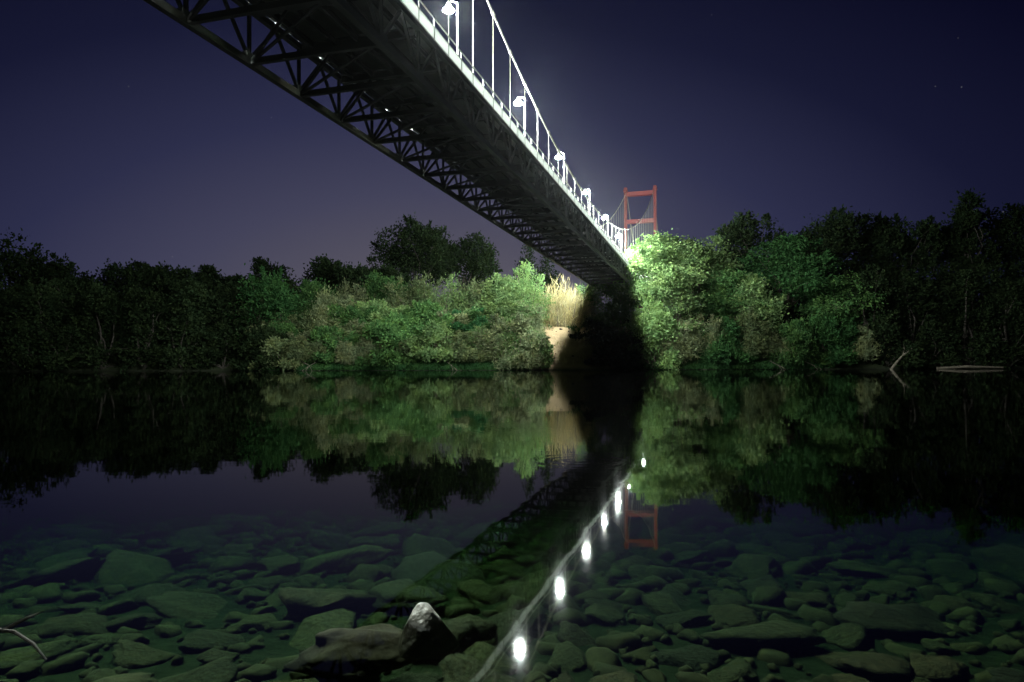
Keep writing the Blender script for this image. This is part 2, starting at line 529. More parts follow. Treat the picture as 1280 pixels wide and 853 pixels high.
# trusses
PH = PANEL / 2
post_me = MB().bar((0, 0, Z_BOT - Z_TOP + 0.1), (0, 0, -0.1), 0.13, 0.13).mesh('post')
dg_f = MB().bar((0, 0, Z_BOT - Z_TOP + 0.12), (PH, 0, -0.08), 0.11, 0.13, (0, 1, 0)).mesh('diagonal')
dg_b = MB().bar((0, 0, Z_BOT - Z_TOP + 0.12), (-PH, 0, -0.08), 0.11, 0.13, (0, 1, 0)).mesh('diagonal')
gus = MB().box(-0.3, 0.3, -0.135, 0.135, Z_BOT - Z_TOP + 0.1, Z_BOT - Z_TOP + 0.36).mesh('gusset_plate')
for w in (W_R, W_L):
    tb = MB()
    tb.bar(L(A_NEAR, w, Z_BOT), L(A_FAR, w, Z_BOT), 0.26, 0.30)
    tb.bar(L(A_NEAR, w, Z_TOP), L(A_FAR, w, Z_TOP), 0.24, 0.26)
    tr_o = tb.build('stiffening_truss', M['steel'], bridge)
    for a in nodes:
        put('post', post_me, M['steel'], L(a, w, Z_TOP), tr_o)
        put('diagonal', dg_f, M['steel'], L(a, w, Z_TOP), tr_o)
        put('diagonal', dg_b, M['steel'], L(a, w, Z_TOP), tr_o)
        put('gusset_plate', gus, M['steel'], L(a, w, Z_TOP), tr_o)
half = (W_L - W_R) / 2 - 0.14
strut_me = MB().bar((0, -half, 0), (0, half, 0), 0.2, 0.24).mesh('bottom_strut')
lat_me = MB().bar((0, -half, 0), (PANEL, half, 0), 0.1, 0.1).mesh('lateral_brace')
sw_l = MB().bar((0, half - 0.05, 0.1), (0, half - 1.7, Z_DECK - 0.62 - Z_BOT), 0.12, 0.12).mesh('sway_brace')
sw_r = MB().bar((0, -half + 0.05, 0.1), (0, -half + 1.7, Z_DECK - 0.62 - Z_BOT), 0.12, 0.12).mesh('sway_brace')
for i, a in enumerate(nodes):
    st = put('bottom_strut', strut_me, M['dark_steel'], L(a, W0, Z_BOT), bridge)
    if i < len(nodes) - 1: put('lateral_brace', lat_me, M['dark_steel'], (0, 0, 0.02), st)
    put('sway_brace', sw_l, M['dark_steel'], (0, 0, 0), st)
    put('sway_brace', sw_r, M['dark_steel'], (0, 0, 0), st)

# railings
RW = {W_R: W_R, W_L: W_L}
Z_P0, Z_P1, Z_RAIL = Z_DECK + 0.06, Z_DECK + 0.62, Z_DECK + 1.05
panel_me = MB().box(-PH + 0.05, PH - 0.05, -0.012, 0.012, Z_P0 - Z_DECK, Z_P1 - Z_DECK).mesh('railing_panel')
rpost_me = MB().bar((0, 0, -0.12), (0, 0, Z_RAIL - Z_DECK), 0.06, 0.06).mesh('railing_post')
for w in (W_R, W_L):
    rb = MB()
    for z, h in ((Z_RAIL, 0.05), (Z_P1 + 0.02, 0.035), (Z_P0 - 0.03, 0.05)):
        rb.bar(L(A_NEAR, w, z), L(A_FAR, w, z), 0.05, h)
    ro = rb.build('railing', M['white_metal'], bridge)
    for a in nodes:
        put('railing_post', rpost_me, M['white_metal'], L(a + PH, w, Z_DECK), ro)
        put('railing_panel', panel_me, M['panel'], L(a, w, Z_DECK), ro)

# main cables with suspenders and clamps
A_MID, K_A, Z_MID = 72.4, 0.00311, 18.1
A_T = 156.0
Z_TT = Z_MID + K_A * (A_T - A_MID) ** 2
def cable_z(a): return Z_MID + K_A * (a - A_MID) ** 2
sus_me = MB().tube([(0, 0, 0), (0, 0, 1)], 0.023, 6).mesh('suspender')
clamp_me = MB().tube([(-0.16, 0, 0), (0.16, 0, 0)], 0.11, 8).mesh('cable_clamp')
for w in (W_R - 0.02, W_L + 0.02):
    pts = [L(a, w, cable_z(a)) for a in np.linspace(A_NEAR, A_T, 70)]
    co = MB().tube(pts, 0.07, 8).build('main_cable', M['cable'], bridge)
    for a in nodes:
        if a > A_T - 1: continue
        z1 = cable_z(a)
        so = put('suspender', sus_me, M['cable'], L(a, w, Z_DECK - 0.2), co)
        so.scale = (1, 1, z1 - Z_DECK + 0.2)
        c_ = put('cable_clamp', clamp_me, M['cable'], L(a, w, z1), co)
        c_.rotation_euler = (0, -math.atan(2 * K_A * (a - A_MID)), 0)
    pts = [L(A_T + d_, w, Z_TT - 0.72 * d_ + 0.002 * d_ * d_) for d_ in np.linspace(0, 48, 14)]
    MB().tube(pts, 0.1, 8).build('backstay', M['cable'], bridge)

# far tower
LEGW = 0.66
for w, s_ in ((W_R - 0.25, -1), (W_L + 0.25, 1)):
    tb = MB()
    tb.box(L(A_T - LEGW * .62, 0, 0).x, L(A_T + LEGW * .62, 0, 0).x, w - LEGW / 2 - W0, w + LEGW / 2 - W0, -1.0, Z_TT - base_z)
    # recessed panels on the faces read as raised ribs
    for dx in (-LEGW * .62, LEGW * .62):
        for dy in (-LEGW * .36, LEGW * .36):
            tb.box(dx - 0.05, dx + 0.05, w - W0 + dy - 0.07, w - W0 + dy + 0.07, 0, Z_TT - base_z - 0.1)
    lg = tb.build('tower_leg', M['red'], bridge)
    cp = MB().box(-0.65, 0.65, w - W0 - 0.46, w - W0 + 0.46, Z_TT - base_z, Z_TT - base_z + 0.35)
    cp.box(-0.5, 0.5, w - W0 - 0.35, w - W0 + 0.35, Z_TT - base_z + 0.35, Z_TT - base_z + 0.9)
    cp.build('saddle_cap', M['red'], lg)
for z, h in ((Z_TT - 0.6, 0.75), (33.0, 0.7), (Z_DECK - 2.0, 1.1)):
    cb = MB().box(-0.4, 0.4, W_R - 0.25 + LEGW / 2 - W0 + 0.003, W_L + 0.25 - LEGW / 2 - W0 - 0.003, z - h / 2 - base_z, z + h / 2 - base_z)
    for dz in (-h / 2, h / 2):
        cb.box(-0.5, 0.5, W_R - 0.25 + LEGW / 2 - W0 + 0.006, W_L + 0.25 - LEGW / 2 - W0 - 0.006, z + dz - 0.08 - base_z, z + dz + 0.08 - base_z)
    cb.build('tower_crossbeam', M['red'], bridge)

# ------------------------------------------------------------------ lamp posts on both sides of the walkway
def ico(name, r, sub=1, sc=(1, 1, 1)):
    bm = bmesh.new(); bmesh.ops.create_icosphere(bm, subdivisions=sub, radius=r)
    for v in bm.verts: v.co = Vector((v.co.x * sc[0], v.co.y * sc[1], v.co.z * sc[2]))
    me = bpy.data.meshes.new(name); bm.to_mesh(me); bm.free()
    for p in me.polygons: p.use_smooth = True
    return me
LH = 19.4 - Z_DECK
globe_me = ico('globe', 0.29, 2, (1, 1, 0.34))
def lathe(prof, n=12):
    b_ = MB()
    for i, (r, z) in enumerate(prof):
        for k in range(n):
            a = 2 * math.pi * k / n
            b_.v.append((r * math.cos(a), r * math.sin(a), z))
    for i in range(len(prof) - 1):
        for k in range(n):
            b_.f.append((i * n + k, i * n + (k + 1) % n, (i + 1) * n + (k + 1) % n, (i + 1) * n + k))
    return b_
plate_me = lathe([(0.0, 0), (0.16, 0), (0.16, 0.03), (0.09, 0.05), (0.09, 0.22), (0.06, 0.25), (0.0, 0.25)]).mesh('base')
pole_me = MB().tube([(0, 0, 0.2), (0, 0, 1.8), (0, 0, LH + 0.34)], [0.065, 0.055, 0.045], 10).mesh('pole')
arm_me = MB().tube([(0, 0, LH + 0.26), (0, 0.18, LH + 0.40), (0, 0.46, LH + 0.44)], 0.03, 8).mesh('arm')
hood_me = lathe([(0.0, LH + 0.47), (0.07, LH + 0.45), (0.17, LH + 0.24), (0.22, LH + 0.09), (0.0, LH + 0.09)]).mesh('hood')
for side, w, sg in (('R', W_R + 0.24, 1), ('L', W_L - 0.24, -1)):
    for k in range(-2, 9):
        a = 33.34 + 13.33 * k
        lp = empty('lamp_post', bw(a, w, Z_DECK), R(90) - TH + (0 if sg > 0 else math.pi))
        if side == 'R':
            tag(lp, 'slim lamp post with glowing white globe along the railing under the near cable', 'lamp', 'lit lamps on the near side of the bridge')
        else:
            tag(lp, 'slim lamp post with glowing white globe along the far railing behind the deck', 'lamp', 'lit lamps on the far side of the bridge')
        link('base', plate_me, M['white_metal'], lp)
        link('pole', pole_me, M['white_metal'], lp)
        link('arm', arm_me, M['white_metal'], lp)
        h_ = link('hood', hood_me, M['white_metal'], lp); h_.location = (0, 0.5, 0)
        g_ = link('globe', globe_me, M['globe'], lp); g_.location = (0, 0.5, LH)

# ------------------------------------------------------------------ plants
def leaf_mesh(name, pos, direc, length, width, rs):
    """one folded leaf blade per row, all rows in one mesh"""
    n = len(pos)
    direc = direc / np.maximum(np.linalg.norm(direc, axis=1, keepdims=True), 1e-6)
    rnd = rs.normal(size=(n, 3))
    side = np.cross(direc, rnd); side /= np.maximum(np.linalg.norm(side, axis=1, keepdims=True), 1e-6)
    Ln = length * rs.uniform(0.45, 1.5, (n, 1)); Wn = width * rs.uniform(0.7, 1.3, (n, 1))
    v = np.empty((n, 4, 3))
    v[:, 0] = pos
    v[:, 1] = pos + direc * Ln * 0.45 + side * Wn
    v[:, 2] = pos + direc * Ln
    v[:, 3] = pos + direc * Ln * 0.45 - side * Wn
    me = bpy.data.meshes.new(name)
    me.vertices.add(n * 4); me.vertices.foreach_set('co', v.reshape(-1).astype(np.float32))
    me.loops.add(n * 4); me.loops.foreach_set('vertex_index', np.arange(n * 4, dtype=np.int32))
    me.polygons.add(n)
    me.polygons.foreach_set('loop_start', np.arange(0, n * 4, 4, dtype=np.int32))
    me.polygons.foreach_set('loop_total', np.full(n, 4, dtype=np.int32))
    me.update(calc_edges=True)
    return me

def lobes_to_leaves(lobes, n, rs, tuft=5, spread=0.35, shell=0.5):
    """lobes: (cx,cy,cz,rx,ry,rz); leaves in small tufts through the outer shell of each lobe"""
    lob = np.array(lobes)
    area = lob[:, 3] * lob[:, 5] + lob[:, 3] * lob[:, 4]
    nt_ = n // tuft
    idx = rs.choice(len(lob), nt_, p=area / area.sum())
    d = rs.normal(size=(nt_, 3)); d /= np.linalg.norm(d, axis=1, keepdims=True)
    rr = (1 - shell * rs.random((nt_, 1)) ** 1.6) * (1 + 0.16 * rs.normal(size=(nt_, 1)))
    c = lob[idx, :3] + d * rr * lob[idx, 3:6]
    pos = np.repeat(c, tuft, axis=0) + rs.normal(size=(nt_ * tuft, 3)) * spread
    return pos, np.repeat(d, tuft, axis=0)

def stems(b_, base, targets, r0, rng, first_z=None, n=6):
    for tx in targets:
        p = Vector(base); q = Vector(tx)
        mid = p.lerp(q, 0.5) + Vector((rng.uniform(-.12, .12), rng.uniform(-.12, .12), 0.08)) * (q - p).length
        pts = [p, p.lerp(mid, .5) + Vector((rng.uniform(-.05, .05), rng.uniform(-.05, .05), 0)) * (q - p).length * .5, mid, mid.lerp(q, .55), q]
        b_.tube(pts, [r0, r0 * .8, r0 * .6, r0 * .4, r0 * .15], n)

def make_plant(style, name, x, y, H, W, leafm, label, cat, group=None, n=6000, leaf=(0.3, 0.085), seed=1):
    rng = random.Random(seed); rs = np.random.RandomState(seed)
    z0 = ground_z(x, y)
    root = empty(name, (x, y, z0 - 0.05), rng.uniform(0, 6.28) if style in ('conifer', 'reeds') else 0)
    tag(root, label, cat, group)
    tb = MB(); rw = W / 2; lobes = []; tg = []
    up = 0.35
    if style == 'shrub':
        k = max(9, int(W * H / 5))
        for i in range(k):
            t_ = rng.random() ** 0.8
            zz = H * (0.12 + 0.76 * t_)
            env = math.sqrt(max(0.05, 1 - max(0, (zz / H - 0.3) / 0.75) ** 2))
            an = rng.uniform(0, 6.28); rad = rw * env * math.sqrt(rng.random()) * 0.85
            r = rng.uniform(0.13, 0.24) * min(W, H * 1.1)
            lobes.append((rad * math.cos(an), rad * math.sin(an) * 0.85, zz, r, r, r * rng.uniform(0.65, 1.0)))
        lobes.append((rng.uniform(-.2, .2) * rw, 0, H * 0.86, W * .15, W * .15, H * .13))
        for i in range(7):
            an = rng.uniform(0, 6.28); r = rng.uniform(.12, .18) * W
            lobes.append((rw * .8 * math.cos(an), rw * .7 * math.sin(an), H * rng.uniform(.05, .2), r, r, H * .12))
        tg = [tuple(l[:3]) for l in lobes]; rng.shuffle(tg)
        stems(tb, (0, 0, 0), tg[:9], 0.016 * H, rng)
    elif style == 'willow':
        k = max(9, int(W * 1.6))
        for i in range(k):
            an = rng.uniform(0, 6.28); rad = rw * math.sqrt(rng.random()) * 0.8
            hh = H * (1 - 0.45 * (rad / rw) ** 1.6) * rng.uniform(0.72, 1.0)
            for q_ in range(3):
                f = (0.35, 0.62, 0.88)[q_]
                r = W * (0.17, 0.15, 0.10)[q_]
                lobes.append((rad * math.cos(an) * (0.75 + .3 * f), rad * math.sin(an) * (0.75 + .3 * f), hh * f, r, r, hh * 0.17))
        tg = [l[:3] for l in lobes if l[2] > H * .45]; rng.shuffle(tg)
        stems(tb, (0, 0, 0), tg[:12], 0.012 * H, rng)
        up = 1.1
    elif style == 'tree':
        k = max(20, int(W * 2.0))
        cz = H * 0.60; rz = H * 0.38
        for i in range(k):
            d = Vector((rng.gauss(0, 1), rng.gauss(0, 1), rng.gauss(0.25, 1))).normalized()
            s_ = rng.uniform(0.35, 0.9)
            r = rng.uniform(0.09, 0.17) * W
            lobes.append((d.x * rw * s_, d.y * rw * s_, cz + d.z * rz * s_, r, r, r * rng.uniform(0.6, 0.9)))
        tb.tube([(0, 0, 0), (rng.uniform(-.2, .2), 0, H * .18), (rng.uniform(-.4, .4), 0, H * .36), (0, 0, H * .5)],
                [0.022 * H, 0.018 * H, 0.014 * H, 0.007 * H], 9)
        tg = [l[:3] for l in lobes]
        stems(tb, (0, 0, H * .3), tg[:16], 0.007 * H, rng)
    elif style == 'locust':
        k = max(16, int(W * 2.0))
        for i in range(k):
            zz = H * (0.30 + 0.66 * rng.random() ** 0.85)
            env = math.sqrt(max(0.08, 1 - ((zz / H - 0.5) / 0.56) ** 2))
            an = rng.uniform(0, 6.28); rad = rw * env * rng.uniform(0.25, 0.92)
            r = rng.uniform(0.13, 0.23) * W
            lobes.append((rad * math.cos(an), rad * math.sin(an), zz, r, r, r * rng.uniform(0.28, 0.45)))
        tb.tube([(0, 0, 0), (rng.uniform(-.3, .3), 0, H * .25), (0.2, 0, H * .45), (0, 0, H * .62)],
                [0.022 * H, 0.018 * H, 0.014 * H, 0.007 * H], 8)
        tg = [l[:3] for l in lobes]
        stems(tb, (0, 0, H * .22), tg[:14], 0.008 * H, rng)
        up = 0.05
    elif style == 'conifer':
        tiers = 16
        for i in range(tiers):
            f = i / (tiers - 1)
            zz = H * (0.10 + 0.86 * f); rr = rw * (1 - f) ** 0.8 + 0.25
            for j in range(max(2, int(7 * (1 - f)) + 1)):
                an = rng.uniform(0, 6.28); q_ = rr * rng.uniform(0.35, 0.8)
                lobes.append((q_ * math.cos(an), q_ * math.sin(an), zz - 0.12 * q_, rr * .42 + .1, rr * .42 + .1, H * .035))
        lobes.append((0, 0, H * .975, 0.25, 0.25, H * .03))
        tb.tube([(0, 0, 0), (0, 0, H * .5), (0, 0, H * .95)], [0.018 * H, 0.011 * H, 0.02], 8)
        up = 0.1
    if style == 'reeds':
        nst = n // 12
        an = rs.uniform(0, 6.28, nst); rad = rw * np.sqrt(rs.random_sample(nst))
        b0 = np.stack([rad * np.cos(an), rad * np.sin(an) * 0.7, np.zeros(nst)], 1)
        lean = rs.normal(size=(nst, 3)) * 0.17; lean[:, 2] = 1
        hh = H * rs.uniform(0.45, 1.0, (nst, 1)) * (1 - 0.35 * (rad[:, None] / rw) ** 2)
        tt = rs.random_sample((nst, 12, 1)) * 0.8
        pos = (b0[:, None, :] + lean[:, None, :] * hh[:, None, :] * tt).reshape(-1, 3)
        d = np.repeat(lean, 12, axis=0) * 0.9 + rs.normal(size=(nst * 12, 3)) * 0.38
        me = leaf_mesh('crown', pos, d, H * 0.2, leaf[1], rs)
        for i in range(26):
            q_ = rs.randint(nst); p_ = b0[q_]; e_ = p_ + lean[q_] * hh[q_]
            tb.tube([p_, p_ * .5 + e_ * .5 + np.array([rng.uniform(-.1, .1), 0, 0]), e_], [0.035, 0.028, 0.01], 5)
        link('stems', tb.mesh('stems'), M['drift'], root)
        link('crown', me, leafm, root)
        return root
    sp = 0.06 * min(W, H) if style != 'conifer' else 0.03 * H
    pos, d = lobes_to_leaves(lobes, n, rs, 5, min(sp, 0.5) * 0.8)
    keep = pos[:, 2] > 0.05
    pos, d = pos[keep], d[keep]
    dirs = d * 0.8 + rs.normal(size=pos.shape) * 0.75
    dirs[:, 2] += up
    if style == 'locust':
        dirs[:, 2] *= 0.5; dirs[:, 2] -= 0.25
    if style != 'conifer':                        # loose shoots break the outline
        used = set(tuple(np.array(q_, float)) for q_ in tg[:{'shrub': 9, 'willow': 12, 'tree': 16, 'locust': 14}[style]])
        la = np.array(lobes); ns = 46 if style != 'locust' else 34; per = max(12, n // 150)
        ii = rs.choice(len(la), ns)
        o3 = la[ii, :3] - np.array([0, 0, H * 0.35]); o3 /= np.maximum(np.linalg.norm(o3, axis=1, keepdims=True), .1)
        o3 = o3 + rs.normal(size=o3.shape) * 0.35; o3[:, 2] += {'locust': 0.0, 'tree': 0.05}.get(style, 0.5)
        if style == 'locust': o3[:, 2] *= 0.25
        o3 /= np.linalg.norm(o3, axis=1, keepdims=True)
        st0 = la[ii, :3] + o3 * la[ii, 3:6] * 0.6
        sl = rs.uniform(0.10, 0.22, (ns, 1)) * min(H, W * 1.1) * {'tree': 0.45, 'locust': 0.6}.get(style, 0.9)
        tt = rs.random_sample((ns, per, 1))
        sp_ = st0[:, None, :] + o3[:, None, :] * sl[:, None, :] * tt + rs.normal(size=(ns, per, 3)) * 0.10 * (1.25 - tt)
        sp_[..., 2] -= 0.06 * sl[:, None, 0] * tt[..., 0] ** 2
        sd = np.repeat(o3[:, None, :], per, 1) + rs.normal(size=(ns, per, 3)) * 0.6
        pos = np.concatenate([pos, sp_.reshape(-1, 3)]); dirs = np.concatenate([dirs, sd.reshape(-1, 3)])
        ok_ = pos[:, 2] > 0.05; pos, dirs = pos[ok_], dirs[ok_]
        for q_ in range(0, ns, 2):
            if tuple(la[ii[q_], :3]) not in used: continue
            e_ = st0[q_] + o3[q_] * sl[q_]
            tb.tube([la[ii[q_], :3], st0[q_], e_], [0.045, 0.03, 0.01], 4)
    me = leaf_mesh('crown', pos, dirs, leaf[0], leaf[1], rs)
    link('trunk', tb.mesh('trunk'), M['bark_dark'] if leafm is M['leaf_dark'] else M['bark'], root)  # unlit plants: darkness put into the bark colour too
    link('crown', me, leafm, root)
    return root

plant_seed = [100]
def P(style, name, px, ytop, wpx, depth, leafm, label, cat='shrub', group=None, n=6000, leaf=(0.3, 0.085)):
    plant_seed[0] += 1
    x = at(px, depth); y = depth
    H = zat(ytop, depth) - ground_z(x, y)
    W = wpx / FPX * depth * (1.3 if style in ('shrub', 'willow') else 1.12)
    return make_plant(style, name, x, y, H, W, M[leafm], label, cat, group, n, leaf, plant_seed[0])

# --- left bank, lit
ADJ = {('shrub', 'leaf_light'): 'light green leafy', ('willow', 'leaf_light'): 'light green feathery', ('shrub', 'leaf_willow'): 'grey-green leafy',
       ('willow', 'leaf_willow'): 'grey-green feathery', ('shrub', 'leaf_olive'): 'olive leafy', ('willow', 'leaf_olive'): 'olive feathery',
       ('shrub', 'leaf_emerald'): 'emerald leafy', ('shrub', 'leaf_green'): 'mid green leafy', ('shrub', 'leaf_deep'): 'deep green leafy'}
def row_label(row, i, where):
    a = lambda q: ADJ[(q[3], q[4])]
    me_ = a(row[i])
    if 0 < i < len(row) - 1: return f'{me_} shrub {where}, between {a(row[i - 1])} and {a(row[i + 1])} ones'
    return f'{me_} shrub {where}, next to {a(row[1 if i == 0 else -2])} one at row end'
G1 = 'shrubs along the waterline of the lit bank'
lab1 = {'leaf_light': 'light green leafy shrub hanging over the waterline on the lit bank below the round tree',
        'leaf_willow': 'grey-green feathery shrub at the waterline on the lit bank below the round tree',
        'leaf_olive': 'brownish twiggy shrub at the waterline on the lit bank below the round tree',
        'leaf_emerald': 'emerald leafy shrub at the waterline on the lit bank below the round tree',
        'leaf_deep': 'dim deep green leafy shrub at the waterline on the lit bank below the round tree',
        'leaf_green': 'mid green shrub at the waterline on the lit bank below the round tree'}
front = [(352, 425, 50, 'shrub', 'leaf_olive'), (385, 418, 56, 'willow', 'leaf_olive'), (420, 412, 55, 'shrub', 'leaf_green'), (452, 420, 46, 'willow', 'leaf_willow'),
         (486, 408, 58, 'shrub', 'leaf_green'), (520, 420, 50, 'willow', 'leaf_olive'), (548, 405, 55, 'shrub', 'leaf_light'), (580, 418, 50, 'shrub', 'leaf_olive'),
         (612, 408, 56, 'willow', 'leaf_light'), (640, 398, 58, 'shrub', 'leaf_willow'), (657, 412, 34, 'shrub', 'leaf_light')]
for i, (px, yt, w, st_, lm) in enumerate(front):
    P(st_, 'waterside_shrub', px, yt, w, 97.4 + (i % 3) * 0.6, lm, row_label(front, i, 'at the waterline'), 'shrub', G1, 9000, (0.4, 0.065 if st_ == 'willow' else 0.11))
G2 = 'shrubs halfway up the lit bank'
lab2 = {k: v.replace('at the waterline', 'halfway up').replace('hanging over the waterline', 'halfway up') .replace(' on the lit bank', ' the lit bank') for k, v in lab1.items()}
middle = [(338, 345, 62, 'shrub', 'leaf_deep'), (372, 372, 58, 'willow', 'leaf_olive'), (408, 360, 56, 'willow', 'leaf_willow'), (442, 384, 58, 'shrub', 'leaf_green'),
          (474, 378, 58, 'shrub', 'leaf_light'), (508, 386, 52, 'shrub', 'leaf_light'), (540, 380, 56, 'shrub', 'leaf_green'), (574, 392, 56, 'shrub', 'leaf_emerald'),
          (606, 388, 50, 'shrub', 'leaf_emerald'), (632, 372, 56, 'shrub', 'leaf_light'), (654, 372, 40, 'willow', 'leaf_willow')]
for i, (px, yt, w, st_, lm) in enumerate(middle):
    P(st_, 'bank_shrub', px, yt, w, 102.5 + (i % 3), lm, row_label(middle, i, 'mid-bank'), 'shrub', G2, 9000, (0.42, 0.07 if st_ == 'willow' else 0.12))
frng = random.Random(4)
for i in range(16):
    lm = frng.choice(('leaf_light', 'leaf_willow', 'leaf_green', 'leaf_green', 'leaf_olive', 'leaf_light'))
    P(frng.choice(('shrub', 'willow', 'shrub')), 'bank_shrub', 335 + i * 20.5 + frng.uniform(-6, 6), frng.uniform(388, 424), frng.uniform(38, 56), frng.uniform(99.5, 105),
      lm, lab2[lm], 'shrub', G2, 6500, (0.42, frng.uniform(.07, .12)))
G3 = 'tall shrubs on top of the lit bank'
lab3 = {k: v.replace('at the waterline on', 'on top of').replace('hanging over the waterline on', 'on top of').replace('shrub', 'tall shrub') for k, v in lab1.items()}
back = [(395, 352, 60, 'shrub', 'leaf_green'), (440, 352, 60, 'willow', 'leaf_willow'), (482, 350, 62, 'shrub', 'leaf_green'), (522, 340, 64, 'willow', 'leaf_olive'),
        (560, 344, 60, 'willow', 'leaf_light'), (598, 343, 60, 'willow', 'leaf_olive'), (632, 350, 52, 'shrub', 'leaf_light')]
for i, (px, yt, w, st_, lm) in enumerate(back):
    P(st_, 'tall_shrub', px, yt, w, 109 + (i % 3), lm, row_label(back, i, 'atop the bank'), 'shrub', G3, 9000, (0.42, 0.07 if st_ == 'willow' else 0.12))
P('willow', 'pale_shrub', 658, 332, 46, 107.5, 'leaf_bright', 'brightly lit pale green upright shrub beside the tan reeds', 'shrub', None, 8000, (0.3, 0.08))
P('reeds', 'dry_reeds', 706, 337, 54, 111, 'leaf_tan', 'tallest clump of pale tan dry reeds above the bare path next to the bridge', 'reeds', None, 2600, (0.3, 0.04))
P('reeds', 'dry_reeds', 686, 349, 40, 110.5, 'leaf_tan', 'tan dry reeds next to the pale green upright shrub', 'reeds', None, 1900, (0.3, 0.04))
P('reeds', 'dry_reeds', 726, 354, 34, 110.5, 'leaf_tan', 'shorter tan dry reeds at the deck edge beside the small light green shrub', 'reeds', None, 1600, (0.3, 0.04))
P('shrub', 'corner_shrub', 737, 356, 34, 112, 'leaf_light', 'small light green shrub beside the deck at the edge of the dry reeds', 'shrub', None, 4500)
P('shrub', 'waterside_shrub', 676, 430, 22, 98.2, 'leaf_light', 'small light green shrub at the water below the bare sandy slope', 'shrub', None, 4000, (0.36, 0.09))
P('shrub', 'shaded_shrub', 762, 352, 52, 109, 'leaf_green', 'dark shaded shrub growing right under the bridge deck', 'shrub', None, 5000)
P('shrub', 'shaded_shrub', 780, 372, 40, 104, 'leaf_green', 'lower dark shrub on the shaded slope under the bridge', 'shrub', None, 5000)

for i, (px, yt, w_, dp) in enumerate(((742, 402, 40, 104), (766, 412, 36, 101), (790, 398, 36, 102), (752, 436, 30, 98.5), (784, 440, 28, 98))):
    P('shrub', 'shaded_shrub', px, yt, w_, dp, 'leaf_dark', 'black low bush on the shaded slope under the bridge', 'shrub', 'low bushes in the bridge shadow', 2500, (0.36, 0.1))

# --- left bank, behind
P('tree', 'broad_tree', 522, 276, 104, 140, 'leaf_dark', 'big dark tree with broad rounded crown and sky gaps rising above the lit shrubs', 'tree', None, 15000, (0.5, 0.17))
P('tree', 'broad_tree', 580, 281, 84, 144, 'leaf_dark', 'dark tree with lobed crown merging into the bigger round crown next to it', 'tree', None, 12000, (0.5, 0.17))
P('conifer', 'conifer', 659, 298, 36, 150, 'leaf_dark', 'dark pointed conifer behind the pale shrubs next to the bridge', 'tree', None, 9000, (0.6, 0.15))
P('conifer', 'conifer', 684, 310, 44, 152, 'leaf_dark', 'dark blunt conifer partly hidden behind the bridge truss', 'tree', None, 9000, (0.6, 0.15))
GB = 'dark trees in the unlit wood upstream'
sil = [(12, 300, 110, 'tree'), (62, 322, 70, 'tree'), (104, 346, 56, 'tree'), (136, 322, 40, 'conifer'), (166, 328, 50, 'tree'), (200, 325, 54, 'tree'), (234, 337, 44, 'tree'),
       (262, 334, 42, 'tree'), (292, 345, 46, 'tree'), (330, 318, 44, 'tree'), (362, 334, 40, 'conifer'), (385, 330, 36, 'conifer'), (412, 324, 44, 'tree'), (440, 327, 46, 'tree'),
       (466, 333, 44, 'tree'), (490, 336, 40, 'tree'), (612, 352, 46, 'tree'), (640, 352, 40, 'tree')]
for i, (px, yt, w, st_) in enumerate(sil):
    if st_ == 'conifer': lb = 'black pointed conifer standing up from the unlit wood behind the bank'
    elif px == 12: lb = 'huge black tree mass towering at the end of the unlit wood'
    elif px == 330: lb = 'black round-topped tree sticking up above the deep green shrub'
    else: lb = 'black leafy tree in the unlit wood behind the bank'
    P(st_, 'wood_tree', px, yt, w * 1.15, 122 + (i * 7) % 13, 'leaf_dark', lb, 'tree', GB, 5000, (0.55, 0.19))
for i, px in enumerate(range(4, 330, 25)):
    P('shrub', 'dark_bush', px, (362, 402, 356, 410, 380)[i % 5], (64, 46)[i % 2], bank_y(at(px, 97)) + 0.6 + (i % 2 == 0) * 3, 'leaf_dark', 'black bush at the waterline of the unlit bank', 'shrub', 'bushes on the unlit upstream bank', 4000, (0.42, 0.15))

# --- right bank
LB = 'broad locust tree'
P('locust', 'locust_tree', 822, 292, 92, 107, 'leaf_bright', 'brightly lit layered green tree touching the end of the bridge', 'tree', None, 13000, (0.42, 0.13))
P('locust', 'locust_tree', 872, 300, 92, 109, 'leaf_light', 'lit layered green tree beside the brightest tree on the bank', 'tree', None, 12000, (0.42, 0.13))
P('locust', 'locust_tree', 846, 340, 84, 102, 'leaf_light', 'lower spreading green tree in front of the brightest tree', 'tree', None, 9000, (0.4, 0.12))
P('locust', 'locust_tree', 920, 330, 84, 104, 'leaf_green', 'half-lit green tree with drooping layers where the light fades', 'tree', None, 10000, (0.4, 0.12))
P('locust', 'locust_tree', 985, 302, 110, 107, 'leaf_deep', 'tall dim deep green tree at the edge of the darkness', 'tree', None, 11000, (0.42, 0.13))
P('locust', 'locust_tree', 1045, 345, 90, 103, 'leaf_green', 'dim green tree above the driftwood branch', 'tree', None, 8000, (0.42, 0.13))
GR = 'shrubs along the waterline next to the bridge foot'
